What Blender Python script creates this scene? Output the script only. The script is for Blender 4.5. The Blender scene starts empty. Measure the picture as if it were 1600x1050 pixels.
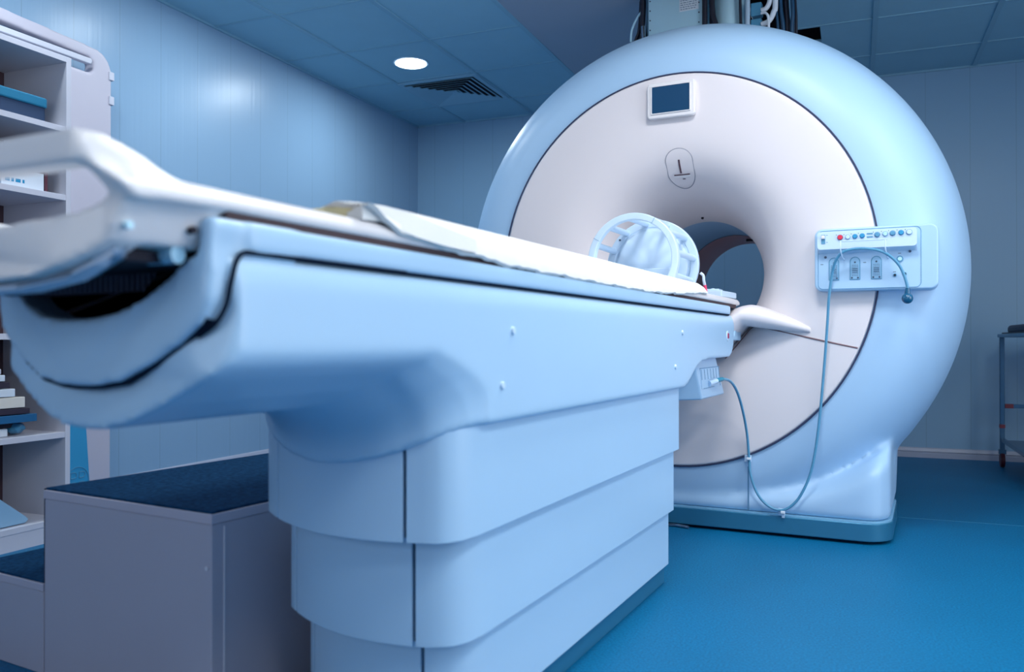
import bpy, bmesh, math, random
from mathutils import Vector, Matrix
random.seed(7)
S = bpy.context.scene
COL = S.collection
PI = math.pi
EROT = 0.075                       # the scanner and its table stand slightly turned in the room
EO = Vector((2.2546, -2.2252, 0))  # foot of the bore axis at the scanner's front plane
CZ = 1.072                         # height of the bore axis

# ------------------------------------------------------------------ materials
MATS = {}
def mat(name, col, rough=0.5, metal=0.0, spec=0.5, var=0.03, nscale=6.0, bump=0.0, bscale=200.0,
        emit=None, estr=0.0, alpha=1.0, coat=0.0, trans=0.0):
    if name in MATS: return MATS[name]
    m = bpy.data.materials.new(name); m.use_nodes = True
    nt = m.node_tree; b = nt.nodes['Principled BSDF']
    tc = nt.nodes.new('ShaderNodeTexCoord')
    n = nt.nodes.new('ShaderNodeTexNoise'); n.inputs['Scale'].default_value = nscale; n.inputs['Detail'].default_value = 3
    nt.links.new(tc.outputs['Object'], n.inputs['Vector'])
    mx = nt.nodes.new('ShaderNodeMix'); mx.data_type = 'RGBA'
    c = Vector(col)
    mx.inputs[6].default_value = (*[max(0, x*(1-var)) for x in c], 1)
    mx.inputs[7].default_value = (*[min(1, x*(1+var)) for x in c], 1)
    nt.links.new(n.outputs['Fac'], mx.inputs[0]); nt.links.new(mx.outputs[2], b.inputs['Base Color'])
    b.inputs['Roughness'].default_value = rough; b.inputs['Metallic'].default_value = metal
    b.inputs['Specular IOR Level'].default_value = spec
    b.inputs['Coat Weight'].default_value = coat; b.inputs['Coat Roughness'].default_value = .15
    b.inputs['Transmission Weight'].default_value = trans
    if bump:
        n2 = nt.nodes.new('ShaderNodeTexNoise'); n2.inputs['Scale'].default_value = bscale; n2.inputs['Detail'].default_value = 4
        nt.links.new(tc.outputs['Object'], n2.inputs['Vector'])
        bp = nt.nodes.new('ShaderNodeBump'); bp.inputs['Strength'].default_value = bump; bp.inputs['Distance'].default_value = .002
        nt.links.new(n2.outputs['Fac'], bp.inputs['Height']); nt.links.new(bp.outputs['Normal'], b.inputs['Normal'])
    if emit:
        b.inputs['Emission Color'].default_value = (*emit, 1); b.inputs['Emission Strength'].default_value = estr
    MATS[name] = m
    return m

BLUEW = mat('pale_blue_plastic', (.415, .628, .84), .38, var=.015, coat=.1)
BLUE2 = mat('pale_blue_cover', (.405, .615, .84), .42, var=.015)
CREAM = mat('cream_plastic', (.80, .745, .765), .36, var=.01)
CREAM2 = mat('cream_board', (.82, .79, .80), .32, var=.01, coat=.15)
GREYB = mat('grey_blue_plinth', (.035, .20, .34), .3, metal=.3)
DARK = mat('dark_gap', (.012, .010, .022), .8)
BLACK = mat('black_rubber', (.012, .014, .03), .45)
PAD = mat('mattress_cover', (.80, .79, .77), .8, bump=.25, bscale=60, var=.02)
FOAM = mat('yellow_foam', (.75, .66, .38), .9, bump=.3)
COILM = mat('coil_plastic', (.60, .76, .93), .32, coat=.2, var=.01)
CABLEM = mat('cable_blue', (.10, .32, .50), .35)
BULBM = mat('bulb_blue', (.008, .10, .21), .22, coat=.3)
METAL = mat('sheet_metal', (.50, .78, .92), .4, metal=.1, var=.05)
CHROME = mat('chrome', (.35, .45, .55), .2, metal=.9)
RED = mat('red_button', (.75, .02, .06), .25)
CYAN = mat('blue_button', (.02, .30, .55), .25)
SHELFW = mat('shelf_board_white', (.66, .66, .74), .5)
STOOLW = mat('stool_laminate', (.44, .43, .52), .5, bump=.1)
WHITE = mat('white_paper', (.75, .82, .90), .7)
TEAL = mat('teal_pad', (.01, .20, .36), .5)
PINKRED = mat('red_tip', (.85, .05, .15), .4)
GLASS = mat('screen_glass', (.012, .06, .14), .12, coat=.5)
BROWN = mat('rear_flare', (.80, .40, .36), .5)

# ------------------------------------------------------------------ objects
BASE = {}
def setp(o, label=None, cat=None, group=None, kind=None):
    if label: o['label'] = label
    if cat: o['category'] = cat
    if group: o['group'] = group
    if kind: o['kind'] = kind
    return o
def e2r(p):
    x, y, z = p; c, s = math.cos(EROT), math.sin(EROT)
    return Vector((x*c + y*s, -x*s + y*c, z)) + EO
def thing(name, label, cat, base=(0, 0, 0), group=None, eq=False, rot=0.0):
    """Empty at the thing's base; parts are given in the frame's own coordinates"""
    o = bpy.data.objects.new(name, None); COL.objects.link(o); o.empty_display_size = .05
    if eq: o.location = e2r(base); o.rotation_euler = (0, 0, -EROT)
    else: o.location = base; o.rotation_euler = (0, 0, rot)
    BASE[o] = Vector(base) if rot == 0 else Vector((0, 0, 0))
    return setp(o, label, cat, group)
def obj(name, bm, m, parent=None, bevel=0, seg=3, eq=False, smooth=True, angle=35, base=None, sub=0):
    """bmesh -> one mesh object; a child is re-based to its root thing"""
    bmesh.ops.recalc_face_normals(bm, faces=bm.faces)
    root = parent
    while root is not None and root not in BASE: root = root.parent
    off = BASE[root] if root is not None else None
    me = bpy.data.meshes.new(name)
    if root is None:
        if base is None:
            xs = [v.co for v in bm.verts]
            base = Vector(((min(v.x for v in xs)+max(v.x for v in xs))/2, (min(v.y for v in xs)+max(v.y for v in xs))/2, min(v.z for v in xs)))
        off = Vector(base)
    bmesh.ops.translate(bm, verts=bm.verts, vec=-off)
    for f in bm.faces: f.smooth = smooth
    bm.to_mesh(me); bm.free()
    me.materials.append(m)
    if smooth: me.set_sharp_from_angle(angle=math.radians(angle))
    o = bpy.data.objects.new(name, me); COL.objects.link(o)
    if root is not None: o.parent = parent
    elif eq: o.location = e2r(off); o.rotation_euler = (0, 0, -EROT)
    else: o.location = off
    if bevel:
        b = o.modifiers.new('bevel', 'BEVEL'); b.width = bevel; b.segments = seg; b.limit_method = 'ANGLE'; b.angle_limit = math.radians(30)
        b.harden_normals = True
    if sub:
        s = o.modifiers.new('sub', 'SUBSURF'); s.levels = sub; s.render_levels = sub
    return o
def fuse(o, vox, it=4, fac=.5):
    """weld the overlapping volumes of one part into one skin and soften it"""
    r = o.modifiers.new('remesh', 'REMESH'); r.mode = 'VOXEL'; r.voxel_size = vox; r.use_smooth_shade = True
    s = o.modifiers.new('smooth', 'SMOOTH'); s.factor = fac; s.iterations = it

def NB(): return bmesh.new()
def box(bm, x0, x1, y0, y1, z0, z1):
    v = [bm.verts.new((x, y, z)) for z in (z0, z1) for y in (y0, y1) for x in (x0, x1)]
    for f in ((0, 2, 3, 1), (4, 5, 7, 6), (0, 1, 5, 4), (2, 6, 7, 3), (0, 4, 6, 2), (1, 3, 7, 5)):
        bm.faces.new([v[i] for i in f])
    return v
def prism(bm, poly, axis, a0, a1, f0=None):
    """poly: 2-D outline; axis x: (y,z); y: (x,z); z: (x,y); f0 optional shift of the first cap"""
    def P(p, a):
        return {'x': (a, p[0], p[1]), 'y': (p[0], a, p[1]), 'z': (p[0], p[1], a)}[axis]
    A = [bm.verts.new(P(p, a0 + (f0(p) if f0 else 0))) for p in poly]; B = [bm.verts.new(P(p, a1)) for p in poly]
    bm.faces.new(A); bm.faces.new(B[::-1]); n = len(poly)
    for i in range(n):
        bm.faces.new((A[i], B[i], B[(i+1) % n], A[(i+1) % n]))
    return A + B
def rrect(x0, x1, y0, y1, r, n=6):
    out = []
    for cx, cy, a in ((x1-r, y1-r, 0), (x0+r, y1-r, 90), (x0+r, y0+r, 180), (x1-r, y0+r, 270)):
        for k in range(n+1):
            t = math.radians(a + 90*k/n); out.append((cx+r*math.cos(t), cy+r*math.sin(t)))
    return out
def cyl(bm, p0, p1, r0, r1=None, n=20, cap=True):
    p0, p1 = Vector(p0), Vector(p1); r1 = r0 if r1 is None else r1
    d = (p1-p0).normalized(); u = d.orthogonal().normalized(); w = d.cross(u)
    A = []; B = []
    for k in range(n):
        t = 2*PI*k/n; q = u*math.cos(t)+w*math.sin(t)
        A.append(bm.verts.new(p0+q*r0)); B.append(bm.verts.new(p1+q*r1))
    for k in range(n): bm.faces.new((A[k], A[(k+1) % n], B[(k+1) % n], B[k]))
    if cap: bm.faces.new(A[::-1]); bm.faces.new(B)
def catmull(pts, n=8):
    P = [Vector(p) for p in pts]; P = [P[0]*2-P[1]] + P + [P[-1]*2-P[-2]]; out = []
    for i in range(1, len(P)-2):
        for k in range(n):
            t = k/n; a, b, c, d = P[i-1], P[i], P[i+1], P[i+2]
            out.append(.5*((2*b)+(c-a)*t+(2*a-5*b+4*c-d)*t*t+(3*b-a-3*c+d)*t**3))
    out.append(P[-2]); return out
def tube(bm, pts, r, n=10, smooth=8):
    P = catmull(pts, smooth) if smooth else [Vector(p) for p in pts]
    u = None; rings = []
    for i, p in enumerate(P):
        d = (P[min(i+1, len(P)-1)]-P[max(i-1, 0)]).normalized()
        if u is None: u = d.orthogonal().normalized()
        u = (u-d*u.dot(d)).normalized(); w = d.cross(u)
        rr = r(i/(len(P)-1)) if callable(r) else r
        rings.append([bm.verts.new(p+(u*math.cos(2*PI*k/n)+w*math.sin(2*PI*k/n))*rr) for k in range(n)])
    for a, b in zip(rings, rings[1:]):
        for k in range(n): bm.faces.new((a[k], a[(k+1) % n], b[(k+1) % n], b[k]))
    bm.faces.new(rings[0][::-1]); bm.faces.new(rings[-1])
def ball(bm, c, r, sz=1.0):
    g = bmesh.ops.create_uvsphere(bm, u_segments=20, v_segments=14, radius=r)
    for v in g['verts']: v.co = Vector((v.co.x, v.co.y, v.co.z*sz))+Vector(c)
def revolve(bm, prof, n=128, closed=False, zmin=None):
    """prof: (rx, rz, y) rings about the bore axis"""
    R = []
    for rx, rz, y in prof:
        R.append([bm.verts.new((rx*math.cos(2*PI*k/n), y, max(zmin if zmin is not None else -9, CZ+rz*math.sin(2*PI*k/n)))) for k in range(n)])
    L = list(zip(R, R[1:])) + ([(R[-1], R[0])] if closed else [])
    for a, b in L:
        for k in range(n): bm.faces.new((a[k], a[(k+1) % n], b[(k+1) % n], b[k]))

# ================================================================== ROOM
H = 2.573; XL = -.434; YB = .469; XR = 5.3; YF = -8.0
def struct(name, bm, m, parent=None, **k):
    o = obj(name, bm, m, parent, smooth=False, **k); 
    o['kind'] = 'structure'
    return o
def panel_mat(name, col, pitch, off, axis):
    """wall cladding: wide vertical boards with fine joints and a faint grain"""
    m = mat(name, col, .33, var=.02, nscale=1.5, spec=.4)
    nt = m.node_tree; b = nt.nodes['Principled BSDF']
    g = nt.nodes.new('ShaderNodeNewGeometry'); sp = nt.nodes.new('ShaderNodeSeparateXYZ'); nt.links.new(g.outputs['Position'], sp.inputs[0])
    a = nt.nodes.new('ShaderNodeMath'); a.operation = 'SUBTRACT'; a.inputs[1].default_value = off; nt.links.new(sp.outputs[axis], a.inputs[0])
    d = nt.nodes.new('ShaderNodeMath'); d.operation = 'PINGPONG'; d.inputs[1].default_value = pitch/2; nt.links.new(a.outputs[0], d.inputs[0])
    l = nt.nodes.new('ShaderNodeMath'); l.operation = 'GREATER_THAN'; l.inputs[1].default_value = .0018; nt.links.new(d.outputs[0], l.inputs[0])
    old = b.inputs['Base Color'].links[0].from_socket
    mx = nt.nodes.new('ShaderNodeMix'); mx.data_type = 'RGBA'; mx.inputs[6].default_value = (*[c*.80 for c in col], 1)
    nt.links.new(l.outputs[0], mx.inputs[0]); nt.links.new(old, mx.inputs[7]); nt.links.new(mx.outputs[2], b.inputs['Base Color'])
    # streaky vertical grain in the gloss and relief
    mp = nt.nodes.new('ShaderNodeMapping'); mp.inputs['Scale'].default_value = (40, 40, .35); nt.links.new(g.outputs['Position'], mp.inputs[0])
    n = nt.nodes.new('ShaderNodeTexNoise'); n.inputs['Scale'].default_value = 1; nt.links.new(mp.outputs[0], n.inputs['Vector'])
    bp = nt.nodes.new('ShaderNodeBump'); bp.inputs['Strength'].default_value = .4; bp.inputs['Distance'].default_value = .002
    nt.links.new(n.outputs['Fac'], bp.inputs['Height']); nt.links.new(bp.outputs['Normal'], b.inputs['Normal'])
    return m
WL = panel_mat('wall_cladding_left', (.29, .455, .63), .267, .328, 1)
WB = panel_mat('wall_cladding_back', (.27, .45, .62), .262, 3.655, 0)
FLOOR = mat('blue_vinyl', (.0, .142, .305), .5, var=.10, nscale=3, bump=.12, bscale=350, spec=.3)
nt = FLOOR.node_tree                      # speckled flecks of the vinyl
bs = nt.nodes['Principled BSDF']; old = bs.inputs['Base Color'].links[0].from_socket
tc = nt.nodes.new('ShaderNodeTexCoord'); v = nt.nodes.new('ShaderNodeTexNoise'); v.inputs['Scale'].default_value = 160; v.inputs['Detail'].default_value = 4
nt.links.new(tc.outputs['Object'], v.inputs['Vector'])
mr = nt.nodes.new('ShaderNodeMapRange'); mr.inputs[1].default_value = .35; mr.inputs[2].default_value = .7; mr.inputs[3].default_value = .78; mr.inputs[4].default_value = 1.3
nt.links.new(v.outputs['Fac'], mr.inputs[0])
mm = nt.nodes.new('ShaderNodeMix'); mm.data_type = 'RGBA'; mm.blend_type = 'MULTIPLY'; mm.inputs[0].default_value = 1
nt.links.new(old, mm.inputs[6]); nt.links.new(mr.outputs[0], mm.inputs[7]); nt.links.new(mm.outputs[2], bs.inputs['Base Color'])
CEIL = mat('ceiling_tile', (.32, .56, .69), .8, var=.04, bump=.2, bscale=90)
CBAR = mat('ceiling_grid', (.26, .48, .61), .5)
SOFF = mat('soffit_paint', (.37, .41, .50), .6)

bm = NB(); box(bm, XL-.1, XR+.1, YF-.1, YB+.1, -.1, 0); fl = struct('floor', bm, FLOOR)
bm = NB(); box(bm, 2.2, XR, -1.678, -1.674, -.002, .0006); struct('weld_seam', bm, mat('weld_seam', (.05, .26, .42), .4), fl)
bm = NB(); box(bm, XL-.1, XL, YF, YB, 0, H+.5); struct('wall_left', bm, WL)
bm = NB(); box(bm, XL, XR, YB, YB+.1, 0, H+.5); struct('wall_back', bm, WB)
bm = NB(); box(bm, XR, XR+.1, YF, YB, 0, H+.5); struct('wall_right', bm, mat('white_wall_paint', (.66, .66, .68), .6))
bm = NB(); box(bm, XL, XR, YF-.1, YF, 0, H+.5); struct('wall_front', bm, mat('white_wall_paint', (.66, .66, .68), .6))
SKIRT = mat('skirting', (.42, .45, .56), .35)
bm = NB(); prism(bm, [(XL, 0), (XL+.018, 0), (XL+.018, .075), (XL+.008, .095), (XL, .1)], 'y', YF, YB-.02); struct('baseboard_left', bm, SKIRT)
bm = NB(); prism(bm, [(YB, 0), (YB-.018, 0), (YB-.018, .03), (YB-.012, .036), (YB-.018, .042), (YB-.012, .062), (YB, .066)], 'x', XL+.02, XR); struct('baseboard_back', bm, SKIRT)

# ceiling: tiles between exposed bars, a plain soffit over the scanner and an opening for its services
bm = NB()
xs = [XL, 0, .6, 1.2]; xs2 = [2.454, 3.067, 3.68, 4.29, 4.9, XR]
ys = [YB]+[-.649*k for k in range(0, 13)]
ys[-1] = max(ys[-1], YF)
ys = [y for y in ys if y > YF]+[YF]
def tile(x0, x1, y0, y1): box(bm, x0+.001, x1-.001, y0+.001, y1-.001, H, H+.02)
for cols in (xs, xs2):
    for i in range(len(cols)-1):
        for j in range(len(ys)-1):
            x0, x1, y1, y0 = cols[i], cols[i+1], ys[j], ys[j+1]
            if cols is xs2 and i == 0 and -.67 < y0+.01 and y1 < .1 and y1 > -.1:
                # the cut tile beside the services: opening at its near right part
                tile(x0+.32, x1, y0, y1); tile(x0, x0+.32, y0+.29, y1); continue
            if cols is xs2 and i == 0 and y1 < -.6 and y0 > -2.6:
                tile(x0+.17, x1, y0, y1); continue
            tile(x0, x1, y0, y1)
ceil = struct('ceiling', bm, CEIL)
bm = NB()                                  # soffit
box(bm, 1.2, 1.98, YF, YB, H-.004, H+.02); box(bm, 1.98, 2.454, -.66, YB, H-.004, H+.02); box(bm, 1.98, 2.454, YF, -2.6, H-.004, H+.02)
struct('soffit_panel', bm, SOFF, ceil)
bm = NB()
def hbar(x0, x1, y, w=.012): box(bm, x0, x1, y-w, y+w, H-.005, H+.002)
def vbar(x, y0, y1, w=.014): box(bm, x-w, x+w, y0, y1, H-.007, H+.002)
for y in ys[1:-1]:
    hbar(XL, 1.2, y, .008); hbar(2.63 if -2.6 < y < -.6 else 2.454, XR, y, .008)
for x in (0, .6, 1.2): vbar(x, YF, YB)
for x in xs2[1:-1]: vbar(x, YF, YB)
box(bm, XL, XL+.012, YF, YB, H-.012, H); box(bm, XL, XR, YB-.012, YB, H-.012, H)
struct('ceiling_grid', bm, CBAR, ceil)
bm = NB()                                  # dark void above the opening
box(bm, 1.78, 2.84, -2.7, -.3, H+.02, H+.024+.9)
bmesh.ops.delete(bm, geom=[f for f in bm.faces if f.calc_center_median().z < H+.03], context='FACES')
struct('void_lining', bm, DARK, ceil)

# ceiling downlights
LAMP = mat('lamp_diffuser', (1, 1, 1), .5, emit=(.85, .95, 1), estr=14)
def downlight(x, y, label, power):
    t = thing('ceiling_downlight', label, 'ceiling light', (x, y, H), group='round recessed ceiling downlights')
    bm = NB(); prism(bm, [(x+.115*math.cos(a*PI/24), y+.115*math.sin(a*PI/24)) for a in range(48)], 'z', H-.007, H)
    obj('trim_ring', bm, mat('lamp_trim', (.5, .7, .85), .4), t, bevel=.003)
    bm = NB(); prism(bm, [(x+.1*math.cos(a*PI/24), y+.1*math.sin(a*PI/24)) for a in range(48)], 'z', H-.010, H-.004)
    obj('diffuser', bm, LAMP, t)
    l = bpy.data.lights.new('downlight_beam', 'AREA'); l.shape = 'DISK'; l.size = .19; l.energy = power; l.color = (.80, .92, 1)
    o = bpy.data.objects.new('downlight_beam', l); COL.objects.link(o); o.location = (0, 0, -.02); o.parent = t
downlight(.305, -.975, 'small round white downlight glowing in the ceiling tile beside the square vent', 24)
for x, y in ((.305, -2.27), (.305, -3.57)):
    downlight(x, y, 'round white ceiling downlight over the left wall, out of view above the camera frame', 16)

downlight(2.15, -.30, 'added ceiling downlight behind the scanner, unseen, brightening the wall past the bore', 4)  # unseen lamp added to brighten the wall beyond the bore
# square vent
t = thing('ceiling_vent', 'square louvred air vent in the ceiling next to the round downlight', 'air vent', (.3, -.33, H))
VW = mat('vent_paint', (.30, .52, .66), .5)
cx, cy = .3, -.325
bm = NB()
for s0, s1 in ((.30, .268),):
    for a, b, c, d in ((-s0, s0, -s0, -s1), (-s0, s0, s1, s0), (-s0, -s1, -s1, s1), (s1, s0, -s1, s1)):
        box(bm, cx+a, cx+b, cy+c, cy+d, H-.012, H-.001)
obj('vent_frame', bm, VW, t)
bm = NB(); box(bm, cx-.27, cx+.27, cy-.27, cy+.27, H-.0035, H-.001); obj('vent_cavity', bm, DARK, t)
for i in range(6):
    s = .262-.041*i
    bm = NB(); so, si, zb, zt = s, s-.030, H-.030, H-.004
    o_ = [(-so, -so), (so, -so), (so, so), (-so, so)]; i_ = [(-si, -si), (si, -si), (si, si), (-si, si)]
    # each louvre flares downward and outward
    A = [bm.verts.new((cx+p[0], cy+p[1], zb+.012)) for p in o_]; B = [bm.verts.new((cx+p[0], cy+p[1], zt)) for p in i_]
    A2 = [bm.verts.new((cx+p[0], cy+p[1], zb+.0105)) for p in o_]; B2 = [bm.verts.new((cx+p[0]*.99, cy+p[1]*.99, zt-.0015)) for p in i_]
    for k in range(4):
        l = (k+1) % 4
        bm.faces.new((A[k], A[l], B[l], B[k])); bm.faces.new((A2[k], B2[k], B2[l], A2[l]))
        bm.faces.new((A[k], A2[k], A2[l], A[l])); bm.faces.new((B[k], B[l], B2[l], B2[k]))
    obj('louvre', bm, VW, t, smooth=False)
bm = NB(); box(bm, cx-.028, cx+.028, cy-.028, cy+.028, H-.016, H-.010); obj('vent_centre', bm, VW, t)

# ================================================================== SCANNER
def eth(name, label, cat, base=(0, 0, 0), group=None): return thing(name, label, cat, base, group, eq=True)
mri = eth('mri_scanner', 'large round blue and cream MRI scanner with a tunnel bore, behind the patient table', 'MRI scanner', (0, .3, 0))
RX0, RZ0, RX1, RZ1, YM, NN = .792, .824, 1.115, 1.1325, .607, 2.7
prof = [(.70, .73, .03), (.772, .804, .006), (RX0, RZ0, .004)]
for i in range(1, 29):
    t_ = (i/28)**1.6
    k = (1-(1-t_)**NN)**(1/NN)
    prof.append((RX0+(RX1-RX0)*k, RZ0+(RZ1-RZ0)*k, .004+t_*YM))
prof += [(RX1, RZ1, .645), (.9, .9, .65), (.7, .7, .645)]
bm = NB(); revolve(bm, prof, 160, closed=True, zmin=.088)
arc = []
for i in range(25):
    x = -.825+1.65*i/24; ax = abs(x)
    z = .165+.03*(ax/.5)**2 if ax < .5 else .195+.165*((ax-.5)/.325)**1.7
    arc.append((x, z))
rows = []
for i in range(49):
    x = -.825+1.65*i/48; ax = abs(x)
    z = .150+.03*(ax/.5)**2 if ax < .5 else .180+.165*((ax-.5)/.325)**1.7
    y = .002+(.09*(1-math.sqrt(max(0, 1-((ax-.735)/.0905)**2))) if ax > .735 else 0)
    rows.append([bm.verts.new(p) for p in ((x, y, .085), (x, y, z-.035), (x, y+.02, z-.012), (x, y+.07, z+.03), (x, .64, z+.05), (x, .64, .085))])
for a, b in zip(rows, rows[1:]):
    for k in range(6): bm.faces.new((a[k], a[(k+1) % 6], b[(k+1) % 6], b[k]))
bm.faces.new(rows[0]); bm.faces.new(rows[-1][::-1])
for s in (-1, 1):                           # web where the ring runs out into the foot
    prism(bm, [(s*.60, .10), (s*.825, .10), (s*.832, .31), (s*.85, .345), (s*.895, .40), (s*.8, .5)], 'y', .40, .64)
o = obj('front_housing', bm, BLUE2, mri); fuse(o, .012, 14)
# cream front cover: dished disc running into the funnel of the bore
CP = [(.786, 0), (.783, -.004), (.775, -.006), (.74, -.006), (.68, -.004), (.60, .002), (.53, .012), (.475, .030), (.43, .06), (.395, .10), (.36, .165), (.33, .25), (.305, .37), (.287, .48), (.277, .6)]
def rzf(r): return r*(1+.0404*min(1, max(0, (r-.3)/.486)))
sm = catmull([(r, y, 0) for r, y in CP], 4)
def cover_y(x, z):
    zz = z-CZ; r = .5
    for _ in range(12): r = math.hypot(x, zz/(rzf(r)/r))
    P = [(p.x, p.y) for p in sm[12:]]
    if r >= P[0][0]: return P[0][1]
    for a, b in zip(P, P[1:]):
        if a[0] >= r >= b[0]:
            f = (a[0]-r)/(a[0]-b[0]); return a[1]+(b[1]-a[1])*f
    return .6
sm = catmull([(r, y, 0) for r, y in CP], 4)
bm = NB(); revolve(bm, [(.786, rzf(.786), .02)]+[(p.x, rzf(p.x), p.y) for p in sm], 160)
cov = obj('front_cover', bm, CREAM, mri, angle=60)
bm = NB(); prof = [(RX0+.0035*math.cos(a*PI/4), RZ0-.003+.0035*math.cos(a*PI/4), -.0012+.0035*math.sin(a*PI/4)) for a in range(8)]
revolve(bm, prof, 160, closed=True)
obj('cover_seam', bm, mat('seam_dark', (.03, .04, .10), .6), mri)
# lower panel joint and the raised sills either side of the table
def on_cover(x, z, d=0): return (x, cover_y(x, z)-d, z)
for s in (-1, 1):
    bm = NB(); tube(bm, [on_cover(s*x, z, .0) for x, z in ((.20, .70), (.24, .752), (.275, .800), (.296, .824), (.325, .834), (.40, .818), (.52, .790), (.62, .767), (.715, .746))], .0032, 6)
    obj('panel_joint', bm, mat('joint_brown', (.22, .13, .14), .7), mri)
    bm = NB()
    secs = []
    for i in range(13):
        t_ = i/12; x = .205+.34*t_
        zl = .738+.096*min(1, t_/.25) if t_ < .25 else .834-.035*(t_-.25)/.75
        zt = .872+.048*math.sin(min(1, t_/.36)*PI/2) if t_ < .36 else .92-.09*((t_-.36)/.64)**1.2
        prj = .15*(1-t_)**1.0+.006
        yb_ = max(cover_y(s*x, zl), cover_y(s*x, zt))+.03
        yf = -.004-prj*.75+.07*t_*0
        ring = []
        zc = (zl+zt)/2; hh = max(.006, (zt-zl)/2)
        for k in range(12):
            a = PI*k/11-PI/2
            ring.append((s*x, yf+.10*(1-math.cos(a)**.8 if math.cos(a) > 0 else 1)*(1-t_*.6), zc+hh*math.sin(a)))
        ring += [(s*x, yb_+.05, zt-.002), (s*x, yb_+.05, zl+.002)]
        secs.append([bm.verts.new(p) for p in ring])
    for a, b in zip(secs, secs[1:]):
        n = len(a)
        for k in range(n): bm.faces.new((a[k], a[(k+1) % n], b[(k+1) % n], b[k]))
    bm.faces.new(secs[0]); bm.faces.new(secs[-1][::-1])
    o = obj('table_sill', bm, CREAM, mri, angle=60); fuse(o, .005, 8)
# bore lining
bm = NB(); revolve(bm, [(.277, .277, .598), (.283, .283, .605), (.283, .283, 1.22)], 96); obj('bore_lining', bm, BLUEW, mri)
bm = NB(); revolve(bm, [(.281, .281, 1.22), (.279, .279, 1.3), (.281, .281, 1.66), (.30, .30, 1.70), (.36, .36, 1.705)], 96); obj('rear_bore_ring', bm, BROWN, mri)
bm = NB(); box(bm, .035, .11, 1.36, 1.372, CZ+.262, CZ+.2745); obj('bore_slot', bm, DARK, mri)
bm = NB(); cyl(bm, (0.0, .50, CZ+.2845), (0.0, .497, CZ+.279), .006); obj('bore_screw', bm, DARK, mri)
# rear housing
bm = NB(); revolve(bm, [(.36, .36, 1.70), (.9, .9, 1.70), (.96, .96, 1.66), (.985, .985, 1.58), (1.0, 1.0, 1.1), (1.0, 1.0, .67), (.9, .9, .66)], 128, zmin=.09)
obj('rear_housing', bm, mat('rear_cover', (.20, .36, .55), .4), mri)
bm = NB(); revolve(bm, [(1.07, 1.075, .64), (1.075, 1.08, .70), (1.04, 1.05, .73), (.9, .9, .73)], 128, zmin=.09)
obj('rear_trim_band', bm, mat('trim_band', (.10, .16, .26), .3, metal=.4), mri)
# plinth
bm = NB(); prism(bm, rrect(-.832, .832, -.006, .62, .11, 10), 'z', .012, .082); prism(bm, rrect(-.7, .7, .6, 1.6, .1), 'z', .012, .09)
obj('plinth', bm, GREYB, mri, bevel=.005)
bm = NB(); prism(bm, rrect(-.829, .829, -.002, .62, .108, 10), 'z', .080, .0885); obj('plinth_trim', bm, mat('plinth_trim', (.30, .60, .80), .25, metal=.3), mri)
bm = NB(); prism(bm, rrect(-.79, .79, .05, 1.55, .1), 'z', 0, .015); obj('plinth_shadow_base', bm, DARK, mri)  # dark slab, the shadow gap under the plinth put into its colour
bm = NB(); box(bm, .305, .309, -.0105, -.002, .092, .27); obj('foot_joint', bm, mat('joint_blue', (.10, .25, .42), .5), mri)
# display
bm = NB(); prism(bm, rrect(-.105, .098, 1.706, 1.856, .016), 'y', -.030, -.002)
fr = obj('display_frame', bm, CREAM2, mri, bevel=.006)
bm = NB(); prism(bm, rrect(-.083, .077, 1.727, 1.838, .006), 'y', -.0315, -.0295)
dp = obj('display_screen', bm, GLASS, mri)
bm = NB()
for a, b, c, d in ((-.087, .081, 1.838, 1.842), (-.087, .081, 1.723, 1.727), (-.087, -.083, 1.727, 1.838), (.077, .081, 1.727, 1.838)):
    box(bm, a, b, -.035, -.028, c, d)
obj('screen_rim', bm, CREAM2, dp, bevel=.001)
# positioning light window
xc, zc = .014, 1.510
bm = NB()
def ovalring(rx, rz, n=48, flat=.022): 
    return [(xc+rx*math.cos(2*PI*k/n), zc+(rz-flat)*math.sin(2*PI*k/n)+(flat if math.sin(2*PI*k/n) > 0 else -flat)) for k in range(n)]
P1 = ovalring(.058, .073)
tube(bm, [on_cover(x, z, .001) for x, z in P1+[P1[0]]], .0022, 6, smooth=0)
obj('light_window_ring', bm, mat('ring_grey', (.30, .30, .36), .5), mri)
P2 = ovalring(.0565, .0715)
bm = NB(); RR = [[bm.verts.new(on_cover(xc+(x-xc)*f, zc+(z-zc)*f, .0035)) for x, z in P2] for f in (.15, .4, .65, .85, 1)]
RR.append([bm.verts.new(on_cover(x, z, -.004)) for x, z in P2]); bm.faces.new(RR[0])
for a, b in zip(RR, RR[1:]):
    for k in range(48): bm.faces.new((a[k], a[(k+1) % 48], b[(k+1) % 48], b[k]))
lw = obj('light_window', bm, CREAM, mri)
bm = NB()
def slot(x0, x1, z0, z1, d=.0062):
    n = 8; vert = (z1-z0) > (x1-x0); rows = []
    for i in range(n+1):
        f = i/n
        q = [(x0, z0+(z1-z0)*f), (x1, z0+(z1-z0)*f)] if vert else [(x0+(x1-x0)*f, z0), (x0+(x1-x0)*f, z1)]
        rows.append([bm.verts.new(on_cover(a, b, d)) for a, b in q]+[bm.verts.new(on_cover(a, b, d-.006)) for a, b in q[::-1]])
    for a, b in zip(rows, rows[1:]):
        for k in range(4): bm.faces.new((a[k], a[(k+1) % 4], b[(k+1) % 4], b[k]))
    bm.faces.new(rows[0]); bm.faces.new(rows[-1][::-1])
slot(xc-.004, xc+.003, 1.488, 1.538); slot(xc-.032, xc+.036, 1.480, 1.484)
slot(xc+.000, xc+.012, 1.4665, 1.4685)
obj('light_slot', bm, mat('slot_brown', (.10, .05, .07), .6), lw)
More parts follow.
